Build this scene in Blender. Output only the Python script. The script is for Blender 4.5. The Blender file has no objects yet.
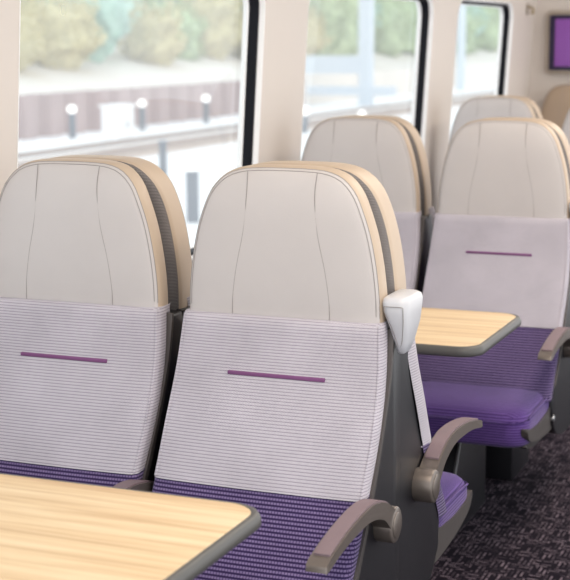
import bpy, bmesh, math, random
from mathutils import Vector, Matrix
from mathutils.geometry import tessellate_polygon

random.seed(7)
SC = bpy.context.scene
COL = SC.collection
PI = math.pi

# ------------------------------------------------------------------ materials
def lin(r, g, b):
    f = lambda c: (c / 255 / 12.92) if c / 255 <= .04045 else ((c / 255 + .055) / 1.055) ** 2.4
    return (f(r), f(g), f(b), 1)

class NT:
    def __init__(self, name):
        self.m = bpy.data.materials.new(name)
        self.m.use_nodes = True
        self.t = self.m.node_tree
        self.b = self.t.nodes['Principled BSDF']
        self.out = self.t.nodes['Material Output']
    def n(self, kind, **kw):
        nd = self.t.nodes.new(kind)
        for k, v in kw.items():
            if k.startswith('i_'):
                nd.inputs[k[2:].replace('_', ' ')].default_value = v
            else:
                setattr(nd, k, v)
        return nd
    def l(self, a, ao, b, bi):
        self.t.links.new(a.outputs[ao], b.inputs[bi])

def basic(name, rgb, rough=.6, metal=0, var=.06, scale=30, bump=0, bscale=200, sheen=0, spec=.5):
    k = NT(name)
    tc = k.n('ShaderNodeTexCoord')
    nz = k.n('ShaderNodeTexNoise', i_Scale=scale, i_Detail=3.0)
    k.l(tc, 'Object', nz, 'Vector')
    mix = k.n('ShaderNodeMix', data_type='RGBA')
    c = lin(*rgb)
    mix.inputs[6].default_value = tuple(x * (1 - var) for x in c[:3]) + (1,)
    mix.inputs[7].default_value = tuple(min(1, x * (1 + var)) for x in c[:3]) + (1,)
    k.l(nz, 'Fac', mix, 0)
    k.t.links.new(mix.outputs[2], k.b.inputs['Base Color'])
    k.b.inputs['Roughness'].default_value = rough
    k.b.inputs['Metallic'].default_value = metal
    k.b.inputs['Specular IOR Level'].default_value = spec
    if sheen:
        k.b.inputs['Sheen Weight'].default_value = sheen
    if bump:
        n2 = k.n('ShaderNodeTexNoise', i_Scale=bscale, i_Detail=2.0)
        k.l(tc, 'Object', n2, 'Vector')
        bp = k.n('ShaderNodeBump', i_Strength=bump, i_Distance=.002)
        k.l(n2, 'Fac', bp, 'Height')
        k.l(bp, 'Normal', k.b, 'Normal')
    return k.m

def weave(name, light1, light2, dark, bw, rh, gap, colgap, mode='gap', sheen=.2, colmix=.5):
    """woven cloth. mode 'gap': broken dark dashes between pale rows; mode 'dash': pale dashes on a dark ground"""
    k = NT(name)
    tc = k.n('ShaderNodeTexCoord'); sx = k.n('ShaderNodeSeparateXYZ'); k.l(tc, 'UV', sx, 0)
    def m(op, a, b=None):
        nd = k.n('ShaderNodeMath', operation=op)
        for i, v in enumerate((a, b)):
            if v is None: continue
            if isinstance(v, (int, float)): nd.inputs[i].default_value = v
            else: k.t.links.new(v, nd.inputs[i])
        return nd.outputs[0]
    def ramp(v, lo, hi):
        nd = k.n('ShaderNodeMapRange', interpolation_type='SMOOTHSTEP')
        k.t.links.new(v, nd.inputs['Value']); nd.inputs['From Min'].default_value = lo; nd.inputs['From Max'].default_value = hi
        return nd.outputs['Result']
    vr = m('DIVIDE', sx.outputs['Y'], rh)
    row = m('FLOOR', vr)
    re = m('MULTIPLY', m('ABSOLUTE', m('SUBTRACT', m('FRACT', vr), .5)), 2.0)      # 1 at row borders
    rowgap = ramp(re, 1 - gap - .18, 1 - gap + .18)
    uc = m('ADD', m('DIVIDE', sx.outputs['X'], bw), m('MULTIPLY', m('FLOORED_MODULO', row, 2.0), .5))
    ce = m('MULTIPLY', m('ABSOLUTE', m('SUBTRACT', m('FRACT', uc), .5)), 2.0)
    colgap_ = ramp(ce, 1 - colgap - .2, 1 - colgap + .2)
    inv = m('SUBTRACT', 1.0, colgap_)
    if mode == 'gap':
        darkf = m('ADD', m('MULTIPLY', rowgap, m('ADD', m('MULTIPLY', inv, .9), .1)), m('MULTIPLY', colgap_, .12))
    else:
        darkf = m('SUBTRACT', 1.0, m('MULTIPLY', m('SUBTRACT', 1.0, rowgap), m('SUBTRACT', 1.0, m('MULTIPLY', colgap_, colmix))))
    nz = k.n('ShaderNodeTexNoise', i_Scale=120.0, i_Detail=3.0); k.l(tc, 'UV', nz, 'Vector')
    big = k.n('ShaderNodeTexNoise', i_Scale=9.0, i_Detail=4.0); k.l(tc, 'UV', big, 'Vector')
    lm = k.n('ShaderNodeMix', data_type='RGBA'); lm.inputs[6].default_value = lin(*light1); lm.inputs[7].default_value = lin(*light2)
    k.l(nz, 'Fac', lm, 0)
    mx = k.n('ShaderNodeMix', data_type='RGBA'); k.t.links.new(darkf, mx.inputs[0])
    k.t.links.new(lm.outputs[2], mx.inputs[6]); mx.inputs[7].default_value = lin(*dark)
    mr = k.n('ShaderNodeMapRange'); mr.inputs['From Min'].default_value = .3; mr.inputs['From Max'].default_value = .7
    mr.inputs['To Min'].default_value = .93; mr.inputs['To Max'].default_value = 1.06; k.l(big, 'Fac', mr, 'Value')
    mu = k.n('ShaderNodeMix', data_type='RGBA', blend_type='MULTIPLY'); mu.inputs[0].default_value = 1
    k.t.links.new(mx.outputs[2], mu.inputs[6]); k.t.links.new(mr.outputs['Result'], mu.inputs[7])
    k.t.links.new(mu.outputs[2], k.b.inputs['Base Color'])
    k.b.inputs['Roughness'].default_value = .9; k.b.inputs['Specular IOR Level'].default_value = .12; k.b.inputs['Sheen Weight'].default_value = sheen
    bp = k.n('ShaderNodeBump', i_Strength=.35, i_Distance=.001); bp.invert = True
    k.t.links.new(darkf, bp.inputs['Height']); k.l(bp, 'Normal', k.b, 'Normal')
    return k.m

def wood_mat():
    k = NT('light_oak_laminate')
    tc = k.n('ShaderNodeTexCoord')
    mp = k.n('ShaderNodeMapping')
    mp.inputs['Scale'].default_value = (2.0, 46, 46)
    mp.inputs['Rotation'].default_value = (0, 0, math.radians(2))
    k.l(tc, 'Object', mp, 'Vector')
    nz = k.n('ShaderNodeTexNoise', i_Scale=1.0, i_Detail=5.0, i_Roughness=.6, i_Distortion=.3)
    k.l(mp, 'Vector', nz, 'Vector')
    mp2 = k.n('ShaderNodeMapping')
    mp2.inputs['Scale'].default_value = (6, 220, 200)
    k.l(tc, 'Object', mp2, 'Vector')
    n2 = k.n('ShaderNodeTexNoise', i_Scale=1.0, i_Detail=2.0)
    k.l(mp2, 'Vector', n2, 'Vector')
    cr = k.n('ShaderNodeValToRGB')
    e = cr.color_ramp.elements
    e[0].position = .32; e[0].color = lin(200, 166, 126)
    e[1].position = .68; e[1].color = lin(229, 205, 168)
    el = cr.color_ramp.elements.new(.5); el.color = lin(220, 191, 150)
    k.l(nz, 'Fac', cr, 'Fac')
    mx = k.n('ShaderNodeMix', data_type='RGBA', blend_type='SOFT_LIGHT')
    mx.inputs[0].default_value = .35
    k.t.links.new(cr.outputs['Color'], mx.inputs[6])
    k.t.links.new(n2.outputs['Fac'], mx.inputs[7])
    k.t.links.new(mx.outputs[2], k.b.inputs['Base Color'])
    k.b.inputs['Roughness'].default_value = .42
    return k.m

def carpet_mat():
    k = NT('dark_basketweave_carpet')
    tc = k.n('ShaderNodeTexCoord')
    def brick(rot, bw, rh, m, off):
        mp = k.n('ShaderNodeMapping')
        mp.inputs['Rotation'].default_value = (0, 0, rot)
        k.l(tc, 'Object', mp, 'Vector')
        b = k.n('ShaderNodeTexBrick', i_Scale=1.0, i_Brick_Width=bw, i_Row_Height=rh, i_Mortar_Size=m, i_Mortar_Smooth=.3)
        b.offset = off
        b.inputs['Color1'].default_value = (1, 1, 1, 1)
        b.inputs['Color2'].default_value = (.08, .08, .08, 1)
        b.inputs['Mortar'].default_value = (0, 0, 0, 1)
        k.l(mp, 'Vector', b, 'Vector')
        return b
    a = brick(0,   .040, .0135, .0042, .37)
    c = brick(PI / 2,   .040, .0135, .0042, .37)
    ch = k.n('ShaderNodeTexChecker', i_Scale=18.5)
    k.l(tc, 'Object', ch, 'Vector')
    mx = k.n('ShaderNodeMix', data_type='RGBA')
    k.l(ch, 'Fac', mx, 0)
    k.t.links.new(a.outputs['Color'], mx.inputs[6])
    k.t.links.new(c.outputs['Color'], mx.inputs[7])
    nz = k.n('ShaderNodeTexNoise', i_Scale=60.0, i_Detail=3.0)
    k.l(tc, 'Object', nz, 'Vector')
    mul = k.n('ShaderNodeMath', operation='MULTIPLY')
    k.t.links.new(mx.outputs[2], mul.inputs[0])
    k.l(nz, 'Fac', mul, 1)
    cr = k.n('ShaderNodeValToRGB')
    e = cr.color_ramp.elements
    e[0].position = .1; e[0].color = lin(27, 21, 30)
    e[1].position = .5; e[1].color = lin(122, 107, 116)
    k.l(mul, 'Value', cr, 'Fac')
    k.l(cr, 'Color', k.b, 'Base Color')
    k.b.inputs['Roughness'].default_value = .95
    k.b.inputs['Specular IOR Level'].default_value = .1
    bp = k.n('ShaderNodeBump', i_Strength=.6, i_Distance=.003)
    k.l(mul, 'Value', bp, 'Height'); k.l(bp, 'Normal', k.b, 'Normal')
    return k.m

def glass_mat():
    k = NT('glare_hazed_window_glass')
    tr = k.n('ShaderNodeBsdfTransparent'); tr.inputs['Color'].default_value = (.97, .985, .98, 1)
    gl = k.n('ShaderNodeBsdfGlossy'); gl.inputs['Roughness'].default_value = .02
    df = k.n('ShaderNodeBsdfTranslucent'); df.inputs['Color'].default_value = (.95, .97, .97, 1)
    fr = k.n('ShaderNodeLayerWeight'); fr.inputs['Blend'].default_value = .12
    tc = k.n('ShaderNodeTexCoord'); nz = k.n('ShaderNodeTexNoise', i_Scale=3.0)
    k.l(tc, 'Object', nz, 'Vector')
    mr = k.n('ShaderNodeMapRange'); mr.inputs['To Min'].default_value = GLASS_HAZE * .8; mr.inputs['To Max'].default_value = GLASS_HAZE * 1.2
    k.l(nz, 'Fac', mr, 'Value')
    m1 = k.n('ShaderNodeMixShader'); k.l(mr, 'Result', m1, 0); k.l(tr, 'BSDF', m1, 1); k.l(df, 'BSDF', m1, 2)
    m2 = k.n('ShaderNodeMixShader'); lim = k.n('ShaderNodeMath', operation='MULTIPLY'); lim.inputs[1].default_value = .1; k.l(fr, 'Fresnel', lim, 0); k.l(lim, 'Value', m2, 0); k.l(m1, 'Shader', m2, 1); k.l(gl, 'BSDF', m2, 2)
    k.l(m2, 'Shader', k.out, 'Surface')
    return k.m

def emit(name, rgb, s):
    k = NT(name)
    k.b.inputs['Base Color'].default_value = lin(*rgb)
    k.b.inputs['Emission Color'].default_value = lin(*rgb)
    k.b.inputs['Emission Strength'].default_value = s
    k.b.inputs['Roughness'].default_value = .35
    return k.m

GLASS_HAZE = .24  # milky veil in the glass stands in for glare from the overexposed outside
M = dict(
    leather=basic('pale_grey_leather', (194, 187, 184), .5, var=.03, scale=14, bump=.12, bscale=420),
    tan=basic('warm_lit_leather', (188, 168, 147), .5, var=.04, scale=14, bump=.12, bscale=420),  # warm light on the headrest sides, put into the border colour
    shaded_tan=basic('shaded_tan_leather', (168, 146, 124), .5, var=.04, scale=14, bump=.12, bscale=420),  # darker copy with the shade at the end wall in its colour
    stitch=basic('grey_stitching', (150, 143, 140), .8),
    mesh=weave('dark_grey_spacer_mesh', (158, 150, 146), (136, 130, 127), (74, 70, 72), .003, .003, .35, .35, 'dash', .1),
    lilac=weave('lilac_woven_fabric', (200, 193, 199), (186, 179, 187), (92, 84, 98), .0064, .0058, .24, .5, 'gap', .1),
    purple=weave('purple_woven_fabric', (140, 122, 160), (112, 94, 136), (50, 37, 74), .0060, .0070, .48, .3, 'dash', .12, .7),
    velour=weave('purple_velour_fabric', (112, 84, 150), (96, 68, 132), (58, 38, 92), .0058, .0075, .36, .3, 'dash', .16),
    strip=basic('plum_woven_strip', (124, 74, 118), .7, var=.1, scale=200),
    shell=basic('charcoal_plastic_shell', (25, 24, 28), .4, var=.05, scale=8, bump=.05, bscale=500),
    rim=basic('bronze_grey_trim', (88, 82, 79), .42, .3, scale=10),
    bronze=basic('brushed_bronze_metal', (124, 114, 107), .36, .6, scale=40),
    pad=basic('mauve_rubber_pad', (122, 103, 107), .6, bump=.1),
    black=basic('black_rubber', (9, 9, 18), .5, spec=.2),
    handle=basic('pale_grey_plastic', (200, 199, 202), .35, var=.02),
    wood=wood_mat(),
    edging=basic('grey_rubber_edging', (82, 80, 77), .45, var=.04),
    steel=basic('brushed_steel', (180, 180, 182), .3, .9),
    wall=basic('warm_white_wall_panel', (215, 206, 198), .55, var=.025, scale=3),
    white=basic('white_plastic_frame', (244, 242, 240), .4, var=.02),
    ceil=basic('white_ceiling_panel', (236, 232, 226), .6, var=.02, scale=3),
    carpet=carpet_mat(),
    glass=glass_mat(),
    screen=emit('purple_display', (108, 58, 128), .5),
    bezel=basic('dark_violet_bezel', (30, 16, 56), .3),
    beige=basic('beige_plastic', (160, 148, 134), .5), pan=basic('dark_bronze_pan', (66, 62, 60), .42, .3),
    brass=basic('dull_brass', (170, 152, 122), .4, .6),
    lamp=emit('white_lamp_globe', (255, 252, 246), 1.3),
    diffuser=emit('warm_light_diffuser', (255, 236, 208), 3.0),
)

# ------------------------------------------------------------------ mesh helpers
FLIP = False            # True while the mirrored (rear-facing) seat is being built

def finish(name, bm, mat, parent=None, smooth=40, mat2=None):
    if FLIP:
        for v in bm.verts:
            v.co.y = -v.co.y
        bmesh.ops.reverse_faces(bm, faces=bm.faces[:])
    bm.normal_update()
    uv = bm.loops.layers.uv.new('UVMap')
    for f in bm.faces:
        n = f.normal
        ax = max(range(3), key=lambda i: abs(n[i]) * (1.0 if i != 2 else .9))
        for lp in f.loops:
            c = lp.vert.co
            lp[uv].uv = ((c.y, c.z), (c.x, c.z), (c.x, c.y))[ax]
        f.smooth = smooth > 0
    me = bpy.data.meshes.new(name)
    bm.to_mesh(me); bm.free()
    me.materials.append(mat)
    if mat2: me.materials.append(mat2)
    if smooth > 0:
        try: me.set_sharp_from_angle(angle=math.radians(smooth))
        except Exception: pass
    o = bpy.data.objects.new(name, me)
    COL.objects.link(o)
    if parent: o.parent = parent
    return o

def loft(bm, rings, closed=True, cap0=False, cap1=False):
    rv = [[bm.verts.new(p) for p in r] for r in rings]
    for a, b in zip(rv, rv[1:]):
        n = len(a)
        for i in range(n if closed else n - 1):
            j = (i + 1) % n
            try: bm.faces.new((a[i], a[j], b[j], b[i]))
            except ValueError: pass
    if cap0: bm.faces.new(rv[0][::-1])
    if cap1: bm.faces.new(rv[-1])
    return rv

def fixn(bm):
    bmesh.ops.recalc_face_normals(bm, faces=bm.faces[:])

def box(bm, x0, x1, y0, y1, z0, z1, bev=0, seg=2):
    vs = [bm.verts.new((x, y, z)) for x in (x0, x1) for y in (y0, y1) for z in (z0, z1)]
    fs = [bm.faces.new([vs[i] for i in q]) for q in
          ((0, 1, 3, 2), (4, 6, 7, 5), (0, 4, 5, 1), (2, 3, 7, 6), (0, 2, 6, 4), (1, 5, 7, 3))]
    if bev:
        ed = {e for f in fs for e in f.edges}
        bmesh.ops.bevel(bm, geom=list(ed), offset=bev, segments=seg, affect='EDGES', profile=.5)
    fixn(bm)

def prism_yz(bm, poly, x0, x1, bev=0, seg=2):
    """polygon in (y,z) pushed out along x, with rounded rims"""
    a = [bm.verts.new((x0, y, z)) for y, z in poly]
    b = [bm.verts.new((x1, y, z)) for y, z in poly]
    fa = bm.faces.new(a); fb = bm.faces.new(b[::-1])
    n = len(poly)
    for i in range(n):
        j = (i + 1) % n
        bm.faces.new((a[j], a[i], b[i], b[j]))
    if bev:
        bmesh.ops.bevel(bm, geom=list(fa.edges) + list(fb.edges), offset=bev, segments=seg, affect='EDGES', profile=.5)
    fixn(bm)

def tube(bm, pts, r, seg=6):
    pts = [Vector(p) for p in pts]
    rings = []
    for i, p in enumerate(pts):
        t = (pts[min(i + 1, len(pts) - 1)] - pts[max(i - 1, 0)]).normalized()
        up = Vector((0, 1, 0)) if abs(t.y) < .9 else Vector((1, 0, 0))
        a = t.cross(up).normalized(); b = t.cross(a)
        rr = r[i] if isinstance(r, (list, tuple)) else r
        rings.append([p + a * rr * math.cos(2 * PI * k / seg) + b * rr * math.sin(2 * PI * k / seg) for k in range(seg)])
    loft(bm, rings, True, True, True)
    fixn(bm)

def cyl(bm, c, ax, r, h, seg=32, bev=.003):
    """solid disc, axis ax in 'xyz', starting at c"""
    prof = [(0, r - bev), (bev * .4, r - bev * .3), (bev, r), (h - bev, r), (h - bev * .4, r - bev * .3), (h, r - bev)]
    rings = []
    for t, rr in prof:
        ring = []
        for k in range(seg):
            ca, sa = rr * math.cos(2 * PI * k / seg), rr * math.sin(2 * PI * k / seg)
            ring.append({'x': (c[0] + t, c[1] + ca, c[2] + sa), 'y': (c[0] + ca, c[1] + t, c[2] + sa), 'z': (c[0] + ca, c[1] + sa, c[2] + t)}[ax])
        rings.append(ring)
    loft(bm, rings, True, True, True); fixn(bm)

def interp(tab, x):
    if x <= tab[0][0]: return tab[0][1]
    if x >= tab[-1][0]: return tab[-1][1]
    n = len(tab)
    for i in range(n - 1):
        x0, y0 = tab[i]; x1, y1 = tab[i + 1]
        if x <= x1:
            m0 = (tab[i + 1][1] - tab[i - 1][1]) / (tab[i + 1][0] - tab[i - 1][0]) if i > 0 else (y1 - y0) / (x1 - x0)
            m1 = (tab[i + 2][1] - tab[i][1]) / (tab[i + 2][0] - tab[i][0]) if i + 2 < n else (y1 - y0) / (x1 - x0)
            h = x1 - x0; t = (x - x0) / h
            return ((2*t**3-3*t*t+1)*y0 + (t**3-2*t*t+t)*h*m0 + (-2*t**3+3*t*t)*y1 + (t**3-t*t)*h*m1)

def resample(pts, n, closed=False):
    pts = [Vector(p) for p in pts]
    if closed: pts = pts + [pts[0]]
    d = [0]
    for a, b in zip(pts, pts[1:]): d.append(d[-1] + (b - a).length)
    out = []
    for i in range(n):
        t = d[-1] * i / (n if closed else n - 1)
        k = 0
        while k < len(d) - 2 and d[k + 1] < t: k += 1
        s = (t - d[k]) / max(1e-9, d[k + 1] - d[k])
        out.append(pts[k].lerp(pts[k + 1], min(1, s)))
    return out

def spline(pts, n=8):
    """Catmull-Rom through pts"""
    P = [Vector(p) for p in pts]; out = []
    for i in range(len(P) - 1):
        p0, p1, p2, p3 = P[max(0, i - 1)], P[i], P[i + 1], P[min(len(P) - 1, i + 2)]
        for k in range(n):
            t = k / n
            out.append(.5 * ((2 * p1) + (p2 - p0) * t + (2 * p0 - 5 * p1 + 4 * p2 - p3) * t * t + (3 * p1 - p0 - 3 * p2 + p3) * t ** 3))
    out.append(P[-1])
    return out

def rrect(a0, a1, b0, b1, r, n=8, inset=0):
    a0 += inset; a1 -= inset; b0 += inset; b1 -= inset; r = max(.002, r - inset)
    pts = []
    for cx, cy, s in ((a1 - r, b1 - r, 0), (a0 + r, b1 - r, PI / 2), (a0 + r, b0 + r, PI), (a1 - r, b0 + r, 1.5 * PI)):
        for k in range(n + 1):
            t = s + PI / 2 * k / n
            pts.append((cx + r * math.cos(t), cy + r * math.sin(t)))
    return pts

def thing(name, label, cat, loc=(0, 0, 0), group=None):
    o = bpy.data.objects.new(name, None); COL.objects.link(o)
    o.location = loc; o.empty_display_size = .1
    o['label'] = label; o['category'] = cat
    if group: o['group'] = group
    return o

def tag(o, label, cat, group=None):
    o['label'] = label; o['category'] = cat
    if group: o['group'] = group
    return o

def struct(o):
    o['kind'] = 'structure'; return o

def copy_tree(o, parent=None):
    c = o.copy(); COL.objects.link(c)
    if parent: c.parent = parent
    for ch in list(o.children): copy_tree(ch, c)
    return c

# ------------------------------------------------------------------ train seat
FRONT = [(.40, -.275), (.45, -.25), (.54, -.186), (.62, -.134), (.72, -.078), (.816, -.034), (.92, -.009), (.96, -.004)]   # front surface y by height
WIDTH = [(.40, .217), (.50, .217), (.62, .217), (.72, .2185), (.82, .215), (.92, .2085), (.96, .206)]               # half width by height
HEAD = [(.2055, .885), (.2065, .93), (.2045, .98), (.197, 1.04), (.1845, 1.10), (.1655, 1.155), (.149, 1.184), (.124, 1.207), (.09, 1.219), (.045, 1.2225), (0, 1.223)]
HC = 1.05

def head_outline(hs=1.0, n=88):
    half = spline([(x * .988, 0, z if z < 1 else 1 + (z - 1) * hs) for x, z in HEAD], 6)
    full = half + [Vector((-p.x, 0, p.z)) for p in half[-2::-1]]
    return resample(full, n, True)

def head_ring(ol, d, y, deep=0):
    out = []
    for p in ol:
        s = 1 - d / .2
        z = HC + (p.z - HC) * s
        q = max(0, min(1, (z - 1.12) / .08)); q = q * q * (3 - 2 * q)
        out.append((p.x * s, y + deep * q + (max(0, z - 1.12) ** 2) * 1.5, z))
    return out

def shell_panel(z0, z1, proud, nz, depth=.06, rr=.016, top_fold=False, bot_fold=False):
    """upholstered panel across the backrest between two heights"""
    bm = bmesh.new(); rows = []
    def row(z, dy=0, dw=0):
        w = interp(WIDTH, z) + dw; f = interp(FRONT, z) - proud + dy
        r = [(-w + .004, f + depth, z), (-w, f + depth * .55, z)]
        for k in range(5):
            t = PI / 2 * k / 4
            r.append((-w + rr - rr * math.cos(t), f + rr - rr * math.sin(t), z))
        for k in range(1, 12):
            x = (-1 + 2 * k / 12) * (w - rr)
            r.append((x, f - .006 * (1 - (x / w) ** 2), z))
        r += [(-x, y, zz) for x, y, zz in r[6::-1]]
        return r
    if bot_fold: rows.append(row(z0 + .004, .014, -.004))
    for i in range(nz + 1):
        z = z0 + (z1 - z0) * i / nz
        rows.append(row(z))
    if top_fold:
        rows.append(row(z1 + .0025, .004, -.001)); rows.append(row(z1 + .003, .016, -.004))
    loft(bm, rows, False); fixn(bm)
    # make sure the front looks forward
    c = max(bm.faces, key=lambda f: -f.calc_center_median().y)
    if c.normal.y > 0: bmesh.ops.reverse_faces(bm, faces=bm.faces[:])
    return bm

def make_seat(name, label, group, away=False, headmat=None, handle=False):
    global FLIP
    FLIP = away
    t = thing(name, label, 'seat', group=group)
    lea = M[headmat] if headmat else M['leather']
    ol = head_outline(.967)
    aw_ = .03 if away else 0
    # headrest: front panel of leather, border band coloured for warm light, mesh back
    bm = bmesh.new()
    rings = [head_ring(ol, d, y) for d, y in ((.005, .006), (.0075, .0032), (.0115, .0008), (.018, -.0012), (.03, -.003), (.05, -.005), (.09, -.006), (.14, -.0065), (.18, -.0065), (.196, -.0065))]
    loft(bm, rings, True, False, True); fixn(bm)
    if min(bm.faces, key=lambda f: f.calc_center_median().y).normal.y > 0: bmesh.ops.reverse_faces(bm, faces=bm.faces[:])
    head = finish('headrest', bm, lea, t, 60)
    for sx in (-1, 1):
        pts = []
        for x, z in ((.072, 1.206), (.0705, 1.16), (.077, 1.09), (.092, 1.02), (.1005, .96), (.1015, .915)):
            pts.append((sx * x, -.0058 + (max(0, z - 1.12) ** 2) * 1.5 + .0028 * max(0, (z - 1.17) / .036), z))
        bm = bmesh.new(); tube(bm, spline(pts, 5), .0007, 5)
        finish('stitching', bm, M['stitch'], head, 60)
    for d, y in ((.005, .0056), (.0105, .0008)):
        r = [p for p in head_ring(ol, d, y) if p[2] > .925]
        k = max(range(len(r)), key=lambda i: (Vector(r[i]) - Vector(r[i - 1])).length)
        bm = bmesh.new(); tube(bm, r[k:] + r[:k], .00075, 5)
        finish('stitching', bm, M['stitch'], head, 60)
    bm = bmesh.new()
    loft(bm, [head_ring(ol, d, y, (.008 if away and y > .03 else 0)) for d, y in ((.005, .006), (.003, .009), (.001, .0135), (0, .02), (0, .036 + aw_), (.001, .043 + aw_), (.004, .0475 + aw_))], True)
    fixn(bm)
    finish('headrest_border', bm, M['shaded_tan'] if headmat else M['tan'], t, 60)
    bm = bmesh.new()
    loft(bm, [head_ring(ol, d, y, .008 if away else 0) for d, y in (((.004, .0475 + aw_), (.007, .053 + aw_), (.012, .058 + aw_), (.022, .062 + aw_), (.04, .065 + aw_), (.08, .067 + aw_), (.19, .068 + aw_)) if away else ((.004, .0475), (.01, .05), (.02, .053), (.04, .056), (.08, .058), (.19, .059)))], True, False, True)
    fixn(bm)
    finish('headrest_back', bm, M['mesh'], t, 60)
    # lilac backrest with piping down each side
    back = finish('backrest', shell_panel(.617, .922, .004, 16, top_fold=True, bot_fold=True), M['lilac'], t, 50)
    for sx in (-1, 1):
        bm = bmesh.new()
        pts = [(sx * (interp(WIDTH, z) - .006), interp(FRONT, z) - .0005, z) for z in [.62 + .3 * i / 12 for i in range(13)]]
        tube(bm, pts, .0032, 6)
        finish('piping', bm, M['lilac'], back, 60)
    bm = bmesh.new()
    y = interp(FRONT, .816) - .0125
    box(bm, -.0955, .1065, y, y + .012, .8125, .8200, .0012)
    finish('trim_strip', bm, M['strip'], t)
    # purple lumbar panel
    finish('lumbar_panel', shell_panel(.425, .621, 0, 10), M['purple'], t, 50)
    # cushion
    bm = bmesh.new()
    ring0 = resample([(x, y, 0) for x, y in rrect(-.206, .206, -.51, -.15, .055, 8)], 72, True)
    rings = []
    for d, z in ((.014, .345), (.004, .351), (0, .365), (0, .415), (.003, .43), (.009, .442), (.02, .4515), (.036, .456), (.07, .459), (.11, .459), (.15, .459)):
        r = []
        for p in ring0:
            x = p.x * (1 - d / .206); yy = -.3275 + (p.y + .3275) * (1 - d / .1775)
            q = max(0, min(1, (yy + .51) / .15))
            sag = -.014 * (1 - q) ** 2 if z > .42 else 0
            dip = -.012 * max(0, (yy + .3) / .15) if z > .42 else 0
            r.append((x, yy, z + sag + dip))
        rings.append(r)
    loft(bm, rings, True, True, True); fixn(bm)
    cush = finish('seat_cushion', bm, M['velour'], t, 60)
    bm = bmesh.new()
    pr = [(p.x, p.y, .4315 - (.014 * (1 - max(0, min(1, (p.y + .51) / .15))) ** 2)) for p in ring0 if p.y < -.2]
    k = max(range(len(pr)), key=lambda i: (Vector(pr[i]) - Vector(pr[i - 1])).length)
    tube(bm, pr[k:] + pr[:k], .003, 6)
    finish('piping', bm, M['velour'], cush, 60)
    # seat pan in bronze grey, curling up behind the cushion's front edge
    bm = bmesh.new()
    top = spline([(0, -.47, .352), (0, -.46, .350), (0, -.42, .352), (0, -.25, .37), (0, -.13, .405)], 6)
    bot = spline([(0, -.12, .335), (0, -.22, .322), (0, -.36, .322), (0, -.45, .335), (0, -.475, .345)], 6)
    prism_yz(bm, [(p.y, p.z) for p in top + bot], -.2, .2, .004)
    finish('seat_pan', bm, M['pan'], t, 40)
    ct_ = spline([(0, -.497, .402), (0, -.488, .4), (0, -.44, .391), (0, -.34, .386), (0, -.22, .397), (0, -.12, .43)], 6)
    cb_ = spline([(0, -.09, .34), (0, -.2, .327), (0, -.34, .336), (0, -.44, .353), (0, -.485, .372), (0, -.499, .396)], 6)
    for sx in (-1, 1):
        bm = bmesh.new(); prism_yz(bm, [(p.y, p.z) for p in ct_ + cb_], *sorted((sx * .19, sx * .2095)), .003)
        ck = finish('side_cheek', bm, M['rim'], t, 40)
    if not away:
        bm = bmesh.new(); cyl(bm, (.2085, -.2, .362), 'x', .0085, .012, 20, .002)
        finish('recline_knob', bm, M['steel'], ck, 40)
    # charcoal shell: back, wrapped sides and base sweep
    bm = bmesh.new()
    f = [(0, interp(FRONT, z) + .05, z) for z in (.905, .87, .80, .72, .62, .54, .46)]
    sweep = spline(f + [(0, -.215, .40), (0, -.2, .345)], 4)
    low = spline([(0, -.17, .312), (0, -.08, .285), (0, .03, .278), (0, .078, .285)], 4)
    prism_yz(bm, [(p.y, p.z) for p in sweep + low] + [(.0868, .30), (.0868, .87), (.082, .905)], *((-.2105, .2105) if away else (-.2165, .2165)), .006, 3)
    finish('back_shell', bm, M['shell'], t, 40)
    for sx in (() if away else (-1, 1)):
        bm = bmesh.new()
        fr = [(interp(FRONT, z) + .036, z) for z in [.46 + .45 * i / 14 for i in range(15)]]
        bk = [(y + .02 - .012 * (z - .46) / .45, z) for y, z in fr[::-1]]
        prism_yz(bm, fr + bk, *(sorted((sx * .2, sx * .2215))), .002)
        finish('side_trim', bm, M['rim'], t, 40)
    # armrest on the aisle side
    bm = bmesh.new()
    topl = spline([(0, -.418, .592), (0, -.40, .6005), (0, -.34, .6135), (0, -.26, .624), (0, -.18, .6265), (0, -.11, .612), (0, -.07, .592), (0, -.045, .578)], 6)
    botl = spline([(0, -.04, .52), (0, -.078, .552), (0, -.12, .582), (0, -.19, .600), (0, -.27, .6), (0, -.34, .594), (0, -.405, .582), (0, -.421, .583)], 6)
    prism_yz(bm, [(p.y, p.z) for p in topl + botl], .2135, .2515, .003, 3)
    arm = finish('armrest', bm, M['bronze'], t, 40)
    bm = bmesh.new()
    tl = [p for p in topl if -.397 < p.y < -.075]
    prism_yz(bm, [(p.y, p.z + .0035) for p in tl] + [(p.y, p.z - .002) for p in tl[::-1]], .2175, .2475, .0015)
    finish('arm_pad', bm, M['pad'], arm, 40)
    bm = bmesh.new()
    cyl(bm, (.195, -.043, .548), 'x', .035, .057, 36, .004)
    piv = finish('pivot_hub', bm, M['bronze'], arm, 40)
    bm = bmesh.new()
    cyl(bm, (.2515, -.043, .548), 'x', .025, .0025, 36, .001)
    finish('pivot_cap', bm, M['bronze'], piv, 40)
    # pedestal
    bm = bmesh.new()
    if away:
        box(bm, -.16, -.02, -.38, -.13, 0, .34, .006)
    else:
        prism_yz(bm, [(-.43, 0), (-.22, .34), (.05, .34), (.05, 0)], -.17, -.045, .004)
    ped = finish('pedestal', bm, M['shell'], t, 40)
    if not away:
        bm = bmesh.new(); prism_yz(bm, [(-.438, 0), (-.228, .34), (-.221, .34), (-.431, 0)], -.05, -.042, .001)
        finish('steel_edge', bm, M['steel'], ped, 0)
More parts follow.
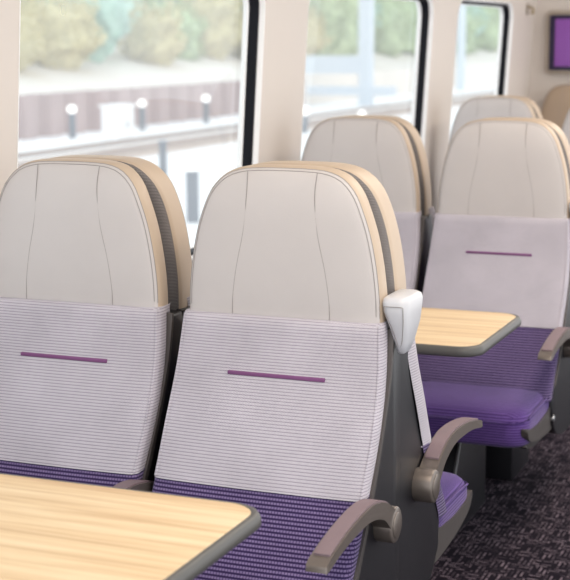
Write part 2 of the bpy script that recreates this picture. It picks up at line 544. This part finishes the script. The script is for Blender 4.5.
    if handle:
        bm = bmesh.new()
        rings = []
        for z, xa, xb, ya, yb in ((.862, .2285, .238, .142, .166), (.866, .2255, .2425, .132, .172), (.885, .221, .2475, .117, .180), (.92, .2115, .253, .095, .193),
                                  (.945, .204, .2535, .085, .2), (.963, .2005, .254, .082, .2), (.971, .202, .252, .085, .197), (.975, .207, .246, .092, .188)):
            rr = rrect(xa, xb, ya, yb, min(.018, (xb - xa) * .42, (yb - ya) * .42), 5)
            rings.append([(a, b - .025, z) for a, b in rr])
        loft(bm, rings, True, True, True); fixn(bm)
        hd = finish('grab_handle', bm, M['handle'], t, 50)
        bm = bmesh.new()
        prof = [(.2095, .958, .2003), (.2465, .958, .2003), (.2455, .93, .194), (.2395, .89, .1812), (.2345, .876, .175), (.231, .876, .175), (.222, .915, .191), (.2095, .948, .1995)]
        ring = resample([(a, y + .0005 - .025, z) for a, z, y in prof], 40, True)
        tube(bm, ring + [ring[0]], .0008, 5)
        finish('panel_line', bm, M['stitch'], hd, 60)
    FLIP = False
    return t

P = 1.751          # pitch between rows of seats looking the same way
G = .175           # gap between the faces of two back-to-back headrests
S = .47            # spacing of neighbouring seats
GF, GA = 'seats facing the viewer', 'seats facing away, back to back with the others'
fs = make_seat('train_seat', '', GF)
aw = make_seat('train_seat', '', GA, away=True)
ah = make_seat('train_seat', '', GA, away=True, handle=True)
dt = make_seat('train_seat', '', GF, headmat='shaded_tan')
seats = [
    (fs, 0, 0, 'lilac and purple seat with grey headrest, right of the two nearest, beside the aisle'),
    (fs, -S, 0, 'lilac and purple seat with grey headrest at the left border beside the first window'),
    (fs, 0, P, 'lilac and purple seat with its wide purple cushion in view, behind the far table'),
    (fs, -S, P, 'mostly hidden lilac seat with grey headrest before the second window, behind the front aisle seat'),
    (fs, -S, 2 * P, 'distant seat whose rounded grey headrest shows in front of the third window'),
    (fs, 0, 2 * P, 'seat with only a pale sliver of headrest showing at the right border below the screen'),
    (dt, -S, 3 * P, 'farthest seat with a shaded tan headrest against the end wall under the purple screen'),
    (ah, 0, G, 'seat facing away with white corner grab handle, directly behind the front aisle seat'),
    (aw, -S, G, 'seat facing away with warm-lit headrest edge and dark mesh back, directly behind the leftmost seat'),
    (ah, 0, P + G, 'seat facing away behind the seat at the far table, warm-lit headrest edge at right border'),
    (aw, -S, P + G, 'seat facing away behind the second window seat, golden warm-lit headrest edge by the second pillar'),
    (aw, -S, 2 * P + G, 'seat facing away in the distance, thin warm-lit edge behind the headrest at the third window'),
]
used = set()
for proto, x, y, lab in seats:
    o = proto if proto.name not in used else copy_tree(proto)
    used.add(proto.name)
    o.location = (x, y, 0)
    o['label'] = lab
    if x < -.1:                 # the middle armrest sits a little lower and tighter between two seats
        for c in o.children:
            if c.name.startswith('armrest'): c.location.z = -.016; c.scale.x = .957

# ------------------------------------------------------------------ tables
def make_table(label):
    x0, x1, d = -.725, .204, .244           # origin: bay centre on the floor
    t = thing('table', label, 'table', group='wood-topped bay tables')
    outline = []
    r = .055
    pts = rrect(x0, x1, -d, d, r, 8)
    # square the two wall corners
    pts = [((x0 if px < x0 + r else px), py) for px, py in pts]
    outl = []
    for px, py in pts:
        if px == x0: py = d if py > 0 else -d
        if not outl or (Vector(outl[-1]) - Vector((px, py))).length > 1e-5: outl.append((px, py))
    def ring(ins, z):
        out = []
        n = len(outl)
        cx = (x0 + x1) / 2
        for px, py in outl:
            qx = cx + (px - cx) * (1 - ins / ((x1 - x0) / 2)); qy = py * (1 - ins / d)
            out.append((qx, qy, z))
        return out
    bm = bmesh.new()
    loft(bm, [ring(.0125, .715), ring(.0125, .7275), ring(.0135, .7285)], True, True, True); fixn(bm)
    finish('tabletop', bm, M['wood'], t, 30)
    bm = bmesh.new()
    loft(bm, [ring(.03, .698), ring(.008, .7025), ring(.002, .705), ring(0, .708), ring(0, .716), ring(.001, .720), ring(.004, .7262), ring(.007, .728), ring(.0125, .728), ring(.0127, .71)], True, True, True)
    fixn(bm)
    finish('edge_trim', bm, M['edging'], t, 50)
    bm = bmesh.new()
    prism_yz(bm, [(-.16, .70), (-.12, .67), (.12, .67), (.16, .70)], x0, x1 - .25, .004)
    finish('support_rail', bm, M['shell'], t, 0)
    bm = bmesh.new()
    box(bm, x0 - .015, x0 + .02, -.2, .2, .52, .69, .006)
    finish('wall_bracket', bm, M['shell'], t, 30)
    return t
tb = make_table('pale oak table with grey rubber edge filling the bottom left corner')
tb.location = (0, -.541 - .24, .003)
tb2 = copy_tree(tb)
tb2['label'] = 'pale oak table with a rounded grey corner, between the two rows behind the front seats'
tb2.location = (0, 1.211 - .24, .003)

# ------------------------------------------------------------------ carriage shell
def xw(z): return -.745 + .06 * (z - 1.2)
Y0, Y1, ZT = -3.2, 5.37, 2.0
WIN = [(-1.53, -.11), (.25, 1.635), (2.0, 3.445), (3.83, 4.865)]
WZ = (.83, 1.634)
bm = bmesh.new()
outer = [(Y0, 0), (Y1, 0), (Y1, ZT), (Y0, ZT)]
holes = [rrect(a, b, WZ[0], WZ[1], .09, 8) for a, b in WIN]
loops = [[Vector((y, z, 0)) for y, z in lp] for lp in [outer] + holes]
flat = [p for lp in loops for p in lp]
vs = [bm.verts.new((xw(p.y), p.x, p.y)) for p in flat]
for tri in tessellate_polygon(loops):
    try:
        f = bm.faces.new([vs[i] for i in tri])
    except ValueError: pass
bm.normal_update()
for f in bm.faces:
    if f.normal.x < 0: f.normal_flip()
struct(finish('wall_left', bm, M['wall'], None, 0))

for i, (a, b) in enumerate(WIN):
    def wring(ins, dep):
        return [(xw(z) - dep, y, z) for y, z in rrect(a, b, WZ[0], WZ[1], .09, 8, ins)]
    wn = bpy.data.objects.new('window_%d' % (i + 1), None); COL.objects.link(wn); struct(wn)
    wn.location = (xw(WZ[0]), (a + b) / 2, WZ[0])
    def put(nm, bm, mt, s=40):
        fixn(bm)
        for v in bm.verts: v.co -= wn.location
        return finish(nm, bm, mt, wn, s)
    bm = bmesh.new(); loft(bm, [wring(-.002, -.0003), wring(-.0015, -.001), wring(.002, -.0005), wring(.004, .004), wring(.008, .017)], True)
    put('window_frame', bm, M['white'])
    bm = bmesh.new(); loft(bm, [wring(.006, .015), wring(.012, .0165), wring(.015, .019), wring(.019, .045)], True)
    put('gasket', bm, M['black'])
    bm = bmesh.new(); loft(bm, [wring(.018, .0445), wring(.021, .046), wring(.024, .062)], True)
    put('outer_frame', bm, M['white'])
    bm = bmesh.new(); r = wring(.012, .05); bm.faces.new([bm.verts.new(p) for p in r])
    put('glass', bm, M['glass'], 0)

bm = bmesh.new(); box(bm, -.80, 2.0, Y0, Y1 + .05, -.06, 0); struct(finish('floor', bm, M['carpet'], None, 0))
bm = bmesh.new(); box(bm, -.9, .42, Y1, Y1 + .05, 0, ZT + .15); struct(finish('wall_far', bm, M['wall'], None, 0))
bm = bmesh.new()
CY0 = -1.4
prof = spline([(xw(ZT), 0, ZT), (-.62, 0, 2.08), (-.45, 0, 2.14), (-.2, 0, 2.15)], 5) + [Vector((2.0, 0, 2.15))]
loft(bm, [[(p.x, CY0, p.z) for p in prof], [(p.x, Y1, p.z) for p in prof]], False); fixn(bm)
struct(finish('ceiling', bm, M['ceil'], None, 40))
bm = bmesh.new(); prism_yz(bm, [(Y0, 0), (Y1, 0), (Y1, .09), (Y0, .09)], -.80, -.775, .004); struct(finish('baseboard_left', bm, M['edging'], None, 30))

# ceiling lights
for i, y in enumerate((-.6, 1.2, 3.0, 4.6)):
    lt = thing('ceiling_light', 'flush ceiling light strip above the aisle', 'light', (.75, y, 2.15), 'ceiling light strips')
    bm = bmesh.new(); box(bm, -.09, .09, -.5, .5, -.02, 0, .004); finish('housing', bm, M['white'], lt, 30)
    bm = bmesh.new(); box(bm, -.075, .075, -.48, .48, -.024, -.019, .001); finish('diffuser', bm, M['diffuser'], lt, 30)
    ld = bpy.data.lights.new('strip_lamp', 'AREA'); ld.shape = 'RECTANGLE'; ld.size = .5; ld.size_y = .95
    ld.energy = 13; ld.color = (1, .90, .79)
    lo = bpy.data.objects.new('strip_lamp', ld); COL.objects.link(lo); lo.location = (.75, y, 2.11)

# screen on the end wall
sc = thing('information_screen', 'purple passenger information screen in a rounded beige frame on the end wall', 'screen', (-.388, Y1, 1.434))
def yplate(nm, x0, x1, z0, z1, r, ya, yb, mt, par):
    bm = bmesh.new()
    rg = lambda ins, y: [(x, y, z) for x, z in rrect(x0, x1, z0, z1, r, 6, ins)]
    loft(bm, [rg(0, yb), rg(0, ya + .004), rg(.0015, ya + .001), rg(.005, ya)], True, True, True); fixn(bm)
    return finish(nm, bm, mt, par, 40)
yplate('frame', -.268, .268, -.168, .168, .03, -.032, 0, M['beige'], sc)
bz = yplate('bezel', -.25, .25, -.148, .148, .012, -.036, -.03, M['bezel'], sc)
yplate('display', -.218, .218, -.126, .126, .006, -.038, -.034, M['screen'], bz)

# coat hook on the wall near the end
hk = thing('coat_hook', 'small dull brass coat hook high on the wall past the third window', 'hook', (xw(1.61), 5.16, 1.61))
bm = bmesh.new(); box(bm, 0, .006, -.022, .022, -.03, .03, .002); finish('backplate', bm, M['beige'], hk, 30)
bm = bmesh.new(); tube(bm, spline([(.004, 0, .012), (.024, 0, .008), (.034, 0, -.008), (.03, 0, -.022), (.022, 0, -.014)], 5), .0065, 8); finish('hook', bm, M['brass'], hk, 50)

# ------------------------------------------------------------------ outside
GZ = -1.1
OM = dict(
    ground=basic('overexposed_concrete', (247, 245, 242), .9, var=.05, scale=.6),  # near-white tone carries the overexposed daylight
    ballast=basic('brown_track_ballast', (202, 180, 164), .95, var=.12, scale=3, bump=.3, bscale=20),
    rail=basic('rusty_rail', (150, 128, 116), .6),
    dirt=basic('pale_dry_bank', (230, 220, 209), .95, var=.1, scale=.7, bump=.3, bscale=5),
    pile=basic('brown_sheet_piling', (168, 142, 138), .8, var=.16, scale=.9),
    post=basic('dark_lamp_post', (84, 92, 104), .5),
    cab=basic('white_cabinet', (250, 250, 250), .5, var=.01),
    gantry=basic('white_steelwork', (206, 216, 226), .5, var=.02),
    fol=[basic('washed_out_ochre_foliage', (214, 200, 152), .8, var=.55, scale=3.2), basic('washed_out_green_foliage', (188, 204, 160), .8, var=.55, scale=3.2), basic('blue_green_foliage', (176, 206, 190), .8, var=.55, scale=3.2)],  # foliage colours paled to imitate overexposure
    trunk=basic('grey_bark', (150, 138, 126), .9),
)
bm = bmesh.new(); box(bm, -20.6, -1.1, -10, 140, GZ - .2, GZ); struct(finish('ground', bm, OM['ground'], None, 0))
bm = bmesh.new()
prof = [(-20.4, GZ - .1), (-20.5, .02), (-22, .25), (-25, 1.0), (-30, 2.3), (-40, 4.5), (-60, 6)]
rows = []
for y in [-10 + 5 * i for i in range(31)]:
    rows.append([(x + random.uniform(-.15, .15), y, z + random.uniform(-.08, .08) * (1 if z > .1 else 0)) for x, z in prof])
loft(bm, rows, False); fixn(bm)
if sum(f.normal.z for f in bm.faces) < 0: bmesh.ops.reverse_faces(bm, faces=bm.faces[:])
struct(finish('embankment', bm, OM['dirt'], None, 60))
# retaining wall of corrugated sheet piles
bm = bmesh.new()
pl = []
y = 4.0
while y < 50:
    pl += [(-20.15, y), (-20.15, y + .5), (-19.9, y + .65), (-19.9, y + 1.15)]
    y += 1.3
loft(bm, [[(x, yy, z) for x, yy in pl] for z in (GZ, .06)] + [[(x - .18, yy, .06) for x, yy in pl]], False); fixn(bm)
tag(finish('retaining_wall', bm, OM['pile'], None, 0), 'brown corrugated sheet pile retaining wall beyond the tracks', 'wall')
# track: ballast bed (setting) and two rails
def track(x, lab):
    bm = bmesh.new(); prism = [(x - .95, GZ), (x - .75, GZ + .06), (x + .75, GZ + .06), (x + .95, GZ)]
    loft(bm, [[(a, -10, b) for a, b in prism], [(a, 140, b) for a, b in prism]], False); fixn(bm)
    if sum(f.normal.z for f in bm.faces) < 0: bmesh.ops.reverse_faces(bm, faces=bm.faces[:])
    struct(finish('track_bed', bm, OM['ballast'], None, 0))
    t = thing('railway_track', lab, 'track', (x, 40, GZ + .06))
    for s in (-.72, .72):
        bm = bmesh.new(); box(bm, s - .035, s + .035, -50, 100, .05, .16); finish('rail', bm, OM['rail'], t, 0)
track(-15.2, 'far railway track of rusty rails on brown ballast, seen through the first window')

def bollard(x, y, h, lab, r=.09):
    t = thing('bollard_light', lab, 'light', (x, y, GZ), 'bollard lights along the tracks')
    bm = bmesh.new(); cyl(bm, (0, 0, 0), 'z', r, h, 16, .02); finish('post', bm, OM['post'], t, 50)
    if r < .065:
        bm = bmesh.new(); cyl(bm, (0, 0, h), 'z', r * 1.15, .05, 16, .01); finish('cap', bm, OM['post'], t, 50)
        return
    bm = bmesh.new(); bmesh.ops.create_uvsphere(bm, u_segments=16, v_segments=10, radius=r * 1.3)
    for v in bm.verts: v.co.z = v.co.z * .95 + h + r
    finish('globe', bm, M['lamp'], t, 80)
bollard(-19.0, 31.5, .68, 'lit bollard lamp before the brown wall, left of the white cabinet')
bollard(-18.9, 35.3, .68, 'lit bollard lamp before the brown wall, just right of the white cabinet')
bollard(-18.7, 39.2, .68, 'lit bollard lamp before the brown wall, nearest the first window\'s right edge')
bollard(-9.0, 17.16, 1.02, 'slim unlit dark bollard rising just behind the left headrest\'s top corner', .06)
bollard(-8.0, 16.1, .74, 'dark bollard lamp showing between the two front headrests', .09)
bollard(-14.0, 35.7, .5, 'dark bollard lamp low at the left side of the second window', .1)
bollard(-13.0, 37.7, .36, 'short dark bollard lamp just above the second row headrest', .08)

ct = thing('equipment_cabinet', 'white trackside equipment cabinet between two lit bollards', 'cabinet', (-16.9, 30.2, GZ))
bm = bmesh.new(); box(bm, -.25, .25, -.42, .42, 0, .92, .03); finish('body', bm, OM['cab'], ct, 30)
bm = bmesh.new(); box(bm, -.3, .3, -.47, .47, .92, .98, .02); finish('roof', bm, OM['cab'], ct, 30)
bm = bmesh.new(); box(bm, .25, .265, -.37, .02, .06, .86, .004); d_ = finish('door', bm, OM['cab'], ct, 30)
bm = bmesh.new(); box(bm, .265, .29, -.02, .0, .42, .55, .003); finish('handle', bm, OM['post'], d_, 30)

gt = thing('gantry', 'white trackside gantry post with two side beams, through the second window', 'gantry', (-20 + 2, 52.5, GZ))
bm = bmesh.new(); box(bm, -.26, .26, -.2, .2, 0, 9, .02); finish('post', bm, OM['gantry'], gt, 0)
bm = bmesh.new(); box(bm, -3.4, -.2, -.15, .15, 1.25, 1.95, .02); finish('beam', bm, OM['gantry'], gt, 0)
bm = bmesh.new(); box(bm, -3.4, 1.2, -.25, .25, .4, .75, .02); finish('beam', bm, OM['gantry'], gt, 0)
sp = thing('signal_post', 'tall slim white post seen through the third window', 'post', (-19, 70, GZ))
bm = bmesh.new(); cyl(bm, (0, 0, 0), 'z', .22, 9, 16, .02); finish('shaft', bm, OM['gantry'], sp, 50)
bm = bmesh.new(); box(bm, -.9, -.4, -.15, .15, 2.2, 3.2, .05); finish('signal_box', bm, basic('pale_blue_panel', (196, 214, 232), .5), sp, 30)
bm = bmesh.new(); box(bm, -.45, -.15, -.05, .05, 2.6, 2.75); finish('bracket', bm, OM['gantry'], sp, 0)

# shrubs and trees on the bank
def bush_mesh(seed, flat):
    rnd = random.Random(seed)
    bm = bmesh.new()
    bmesh.ops.create_icosphere(bm, subdivisions=3, radius=.8)
    for v in bm.verts:
        n = v.co.normalized()
        k = 1 + .18 * math.sin(5 * n.x + seed) * math.cos(4 * n.y + 2 * seed) + .12 * math.sin(7 * n.z + 3 * seed)
        v.co = Vector((n.x * k * .8, n.y * k * .8, n.z * k * .8 * flat + .75 * flat))
    for _ in range(1500):
        th, ph = rnd.uniform(0, 2 * PI), math.acos(rnd.uniform(-.75, 1))
        n = Vector((math.sin(ph) * math.cos(th), math.sin(ph) * math.sin(th), math.cos(ph)))
        k = 1 + .18 * math.sin(5 * n.x + seed) * math.cos(4 * n.y + 2 * seed) + .12 * math.sin(7 * n.z + 3 * seed)
        p = Vector((n.x * .8 * k, n.y * .8 * k, n.z * .8 * k * flat + .75 * flat)) * rnd.uniform(.9, 1.28)
        a = Vector((rnd.gauss(0, 1), rnd.gauss(0, 1), rnd.gauss(0, 1))).normalized(); b = a.orthogonal().normalized()
        s = rnd.uniform(.05, .11)
        bm.faces.new([bm.verts.new(p + q) for q in (a * s, b * s * .5, -a * s, -b * s * .5)])
    bm.normal_update()
    return bm
bank = lambda x: interp([(-40, 4.5), (-30, 2.3), (-25, 1.0), (-22, .25), (-20.5, 0)], x)
protos = []
for q in range(3):
    t = thing('shrub', '', 'shrub')
    finish('foliage', bush_mesh(q + 1, (.9, 1.1, 1.4)[q]), OM['fol'][q], t, 60)
    bm = bmesh.new(); tube(bm, [(0, 0, -.25), (.03, 0, .2), (0, .02, .6)], [.09, .07, .05], 8); finish('trunk', bm, OM['trunk'], t, 60)
    protos.append(t)
plants = []
spots = []
yy, n_ = 27.0, 0
while yy < 62:
    spots.append((-24.0 + .5 * math.sin(n_ * 2.3), yy, 1.35 + .2 * math.sin(n_ * 1.7), (0, 0, 1, 0, 0, 2, 0, 1)[n_ % 8])); yy += 3.0; n_ += 1
while yy < 128:
    spots.append((-24.2 + .5 * math.sin(n_ * 2.3), yy, 1.9 + .3 * math.sin(n_ * 1.7), (1, 2, 1, 2, 1)[n_ % 5])); yy += 4.4; n_ += 1
yy, n_ = 28.0, 0
while yy < 135:
    sc_ = 2.6 + .4 * math.sin(n_ * 1.9) + yy * .006
    spots.append((-29.5 + .6 * math.sin(n_ * 2.9), yy, sc_, ((1, 0, 0)[n_ % 3] if yy < 50 else (2, 1, 2)[n_ % 3]))); yy += 2.15 * sc_; n_ += 1
for i, (x, y, s, q) in enumerate(spots):
    o = protos[q] if not protos[q]['label'] else copy_tree(protos[q])
    kind = ('washed-out ochre shrub', 'washed-out green bush', 'tall blue-green tree')[q]
    o['label'] = kind + ' in the hazy row on the bank above the tracks'
    if x < -27 and q < 2: o['label'] = ('large ochre tree', 'large washed-out green tree')[q] + ' in the hazy upper row on the bank'
    o['group'] = o['label'].split(' in the')[0] + 's on the bank'
    o.location = (x, y, bank(x) - .1); o.scale = (s, s, s * random.uniform(.9, 1.15)); o.rotation_euler.z = random.uniform(0, 6)

# ------------------------------------------------------------------ light and camera
w = bpy.data.worlds.new('World'); SC.world = w; w.use_nodes = True
wt = w.node_tree; bg = wt.nodes['Background']
tc = wt.nodes.new('ShaderNodeTexCoord'); sp_ = wt.nodes.new('ShaderNodeSeparateXYZ'); cr = wt.nodes.new('ShaderNodeValToRGB')
wt.links.new(tc.outputs['Generated'], sp_.inputs[0]); wt.links.new(sp_.outputs['Z'], cr.inputs['Fac'])
cr.color_ramp.elements[0].color = (.96, .98, 1, 1); cr.color_ramp.elements[1].color = (.80, .90, 1, 1)
wt.links.new(cr.outputs['Color'], bg.inputs['Color'])
bg.inputs['Strength'].default_value = 1.45

F = 1461.05
yaw, pit, rol = .3887, .1692, -.0045
cam = bpy.data.cameras.new('Camera'); co = bpy.data.objects.new('Camera', cam); COL.objects.link(co)
cam.sensor_fit = 'HORIZONTAL'; cam.sensor_width = 36; cam.lens = F / 570 * 36
cam.clip_start = .05; cam.clip_end = 500
fw = Vector((-math.sin(yaw) * math.cos(pit), math.cos(yaw) * math.cos(pit), -math.sin(pit)))
r = Vector((math.cos(yaw), math.sin(yaw), 0)); u = r.cross(fw)
r2 = r * math.cos(rol) + u * math.sin(rol); u2 = -r * math.sin(rol) + u * math.cos(rol)
mt = Matrix(((r2.x, u2.x, -fw.x, 1.0625), (r2.y, u2.y, -fw.y, -2.5756), (r2.z, u2.z, -fw.z, 1.4529), (0, 0, 0, 1)))
co.matrix_world = mt
cam.dof.use_dof = True; cam.dof.focus_distance = 2.95; cam.dof.aperture_fstop = 6.3
SC.camera = co
SC.view_settings.view_transform = 'Standard'
SC.view_settings.exposure = .17
